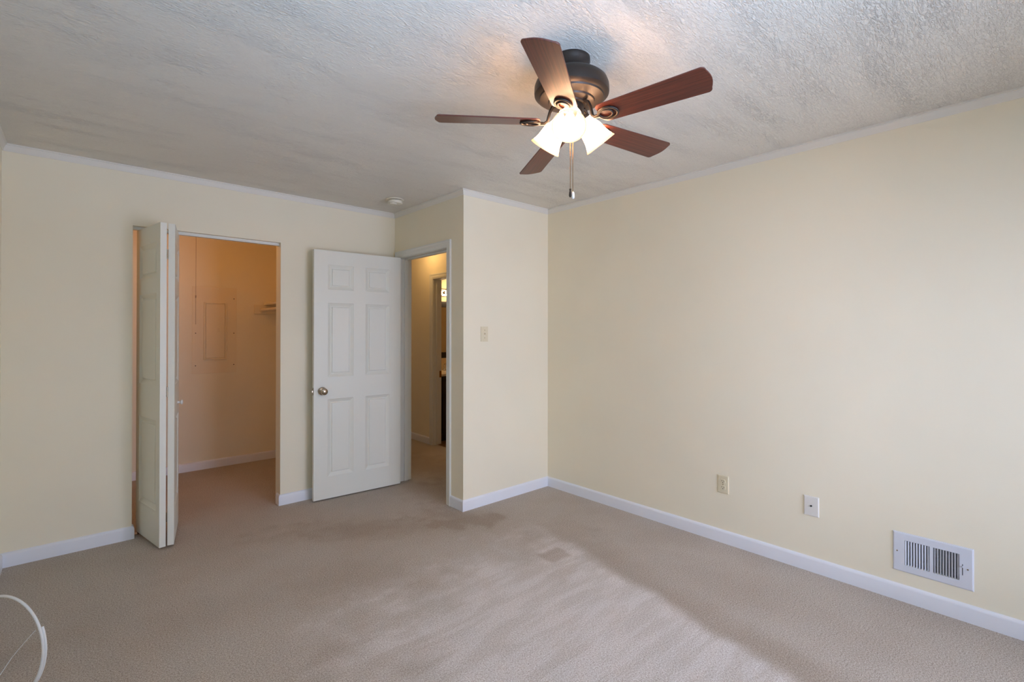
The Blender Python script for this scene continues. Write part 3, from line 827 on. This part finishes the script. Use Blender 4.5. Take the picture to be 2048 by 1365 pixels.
# ------------------------------------------------------------------ hall and bathroom
def hall():
    t = thing('hall_light', (2.93, 4.95, H), 'ceiling light of the hallway beyond the entry', 'ceiling light')
    MB().lathe([(.13, -.0005), (.135, -.015), (.125, -.025)], n=40).build('base', 'bronze', t, smooth=40)
    MB().lathe([(.118, -.025), (.112, -.05), (.085, -.075), (.04, -.09), (.0001, -.094)], n=40, cap=False).build('lamp_shade', 'hall_glass', t, smooth=60)
    ld = bpy.data.lights.new('hall_lamp', 'POINT'); ld.color, e_ = split(L_HALL); ld.energy = 4.0 * e_; ld.shadow_soft_size = .06
    lo = bpy.data.objects.new('hall_lamp', ld); COL.objects.link(lo); lo.parent = t; lo.location = (0, 0, -.15)
M['hall_glass'] = emit('lit_hall_glass', (*split(L_HALL)[0], 1), 2 * split(L_HALL)[1])
hall()

def bath():
    yb = 5.53
    t = thing('bathroom_vanity', (3.78, yb, 0), 'dark bathroom vanity cabinet with cream top', 'vanity')
    x0, x1 = -.42, .42
    MB().box(x0+.02, x1-.02, -.47, -.002, 0, .09).build('toe_kick', 'espresso', t)
    MB().box(x0, x1, -.51, -.002, .09, .81).build('cabinet', 'espresso', t, bevel=.003)
    for a, b in ((x0+.015, -.005), (.005, x1-.015)):
        d = weld(leaf_mesh(b-a, .11, .79, .018, [(.045, b-a-.045, .155, .745)]).build('door', 'espresso', t))
        d.location = (a, -.529, 0)
        kx = .058 if a < -.1 else (b-a) - .058
        MB().lathe([(.006, 0), (.006, .012), (.014, .018), (.013, .026), (.0001, .029)], (kx, 0, .556), (0,-1,0), 20, cap=False).build('knob', 'nickel', d, smooth=40)
    top = MB().box(x0-.015, x1+.015, -.545, -.001, .81, .838).build('countertop', 'counter', t, bevel=.004)
    MB().lathe([(.19, .838), (.18, .842), (.165, .840), (.12, .8395), (.0001, .839)], (0, -.29, 0), n=36, cap=False).build('basin', 'porcelain', t, smooth=40)
    t = thing('faucet', (3.72, yb-.055, .8425), 'chrome faucet on the vanity top', 'faucet')
    MB().lathe([(.026, 0), (.024, .012), (.015, .018), (.013, .05), (.014, .075), (.0001, .082)], n=24, cap=False).tube([(0,0,.05),(0,-.04,.085),(0,-.09,.085),(0,-.115,.065)], .010, 12).build('spout', 'chrome', t, smooth=50)
    for s in (-1, 1):
        MB().lathe([(.022, 0), (.018, .012), (.011, .03), (.016, .05), (.0001, .056)], (s*.10, 0, 0), n=20, cap=False).tube([(s*.10,0,.045),(s*.10+s*.05,-.012,.062)], .006, 10).build('handle', 'chrome', t, smooth=50)
    t = thing('bathroom_mirror', (3.90, yb, 1.383), 'black framed mirror above the vanity', 'mirror')
    w, h0, h1, fw = .33, -.380, .385, .078
    fr = MB().box(-w, -w+fw, -.03, -.001, h0, h1).box(w-fw, w, -.03, -.001, h0, h1).box(-w+fw, w-fw, -.03, -.001, h0, h0+fw).box(-w+fw, w-fw, -.03, -.001, h1-fw, h1)
    fr.build('frame', 'espresso', t, bevel=.004)
    MB().box(-w+fw, w-fw, -.012, -.002, h0+fw, h1-fw).build('glass', 'mirror', t)
    t = thing('vanity_light', (3.915, yb, 1.890), 'lit vanity light bar with round globes above mirror', 'wall light')
    MB().box(-.26, .26, -.028, -.001, -.05, .05).box(-.26, .26, -.036, -.028, -.042, -.034).box(-.26, .26, -.036, -.028, .034, .042).build('bar', 'chrome', t, bevel=.004)
    for i in range(3):
        x = -.17 + i*.17
        MB().lathe([(.022, -.03), (.020, .0), (.018, .012)], (x, -.05, 0), (0,-1,0), 20).build('socket', 'chrome', t, smooth=40)
        MB().sphere((x, -.088, 0), .031, 20).build('globe', 'bath_bulb', t, smooth=60)
    ld = bpy.data.lights.new('bath_lamp', 'POINT'); ld.color, e_ = split(L_BATH); ld.energy = 9.0 * e_; ld.shadow_soft_size = .05
    lo = bpy.data.objects.new('bath_lamp', ld); COL.objects.link(lo); lo.parent = t; lo.location = (0, -.25, 0)
bath()

# ------------------------------------------------------------------ loose cable by the left wall
def cable():
    c = Vector((-.180, 2.570, 0)); a = R(-46)
    h = Vector((math.cos(a), math.sin(a), 0)); nrm = Vector((math.sin(a), -math.cos(a), 0))
    w, ht = .156, .191
    t = thing('cable_coil', (c.x, c.y, 0), 'white cable looped upright on the carpet at lower left', 'cable')
    r = .0047
    pts = []
    N = 90
    for i in range(N + 1):
        u = i / N
        ang = R(25) - R(480)*u
        k = 1.0
        pts.append(h*(w*k*math.cos(ang)) + nrm*(-.004 + .0118*u) + Vector((0, 0, r + ht*k + ht*k*math.sin(ang)+.001)))
    MB().tube(pts, r, 12).build('cable', 'cable', t, smooth=60)
    # thin tie wire across the loop
    p1 = h*(w*.86) + nrm*.012 + Vector((0,0,.275)); p2 = h*(w*.30) + nrm*.016 + Vector((0,0,.175)); p3 = h*(-w*.2) + nrm*.02 + Vector((0,0,.06)); p4 = h*(-w*.3) + nrm*.03 + Vector((0,0,.004))
    MB().tube([p1, (p1+p2)/2 + Vector((0,0,.002)), p2, p3, p4], .0013, 6).build('tie_wire', 'cable', t, smooth=60)
cable()
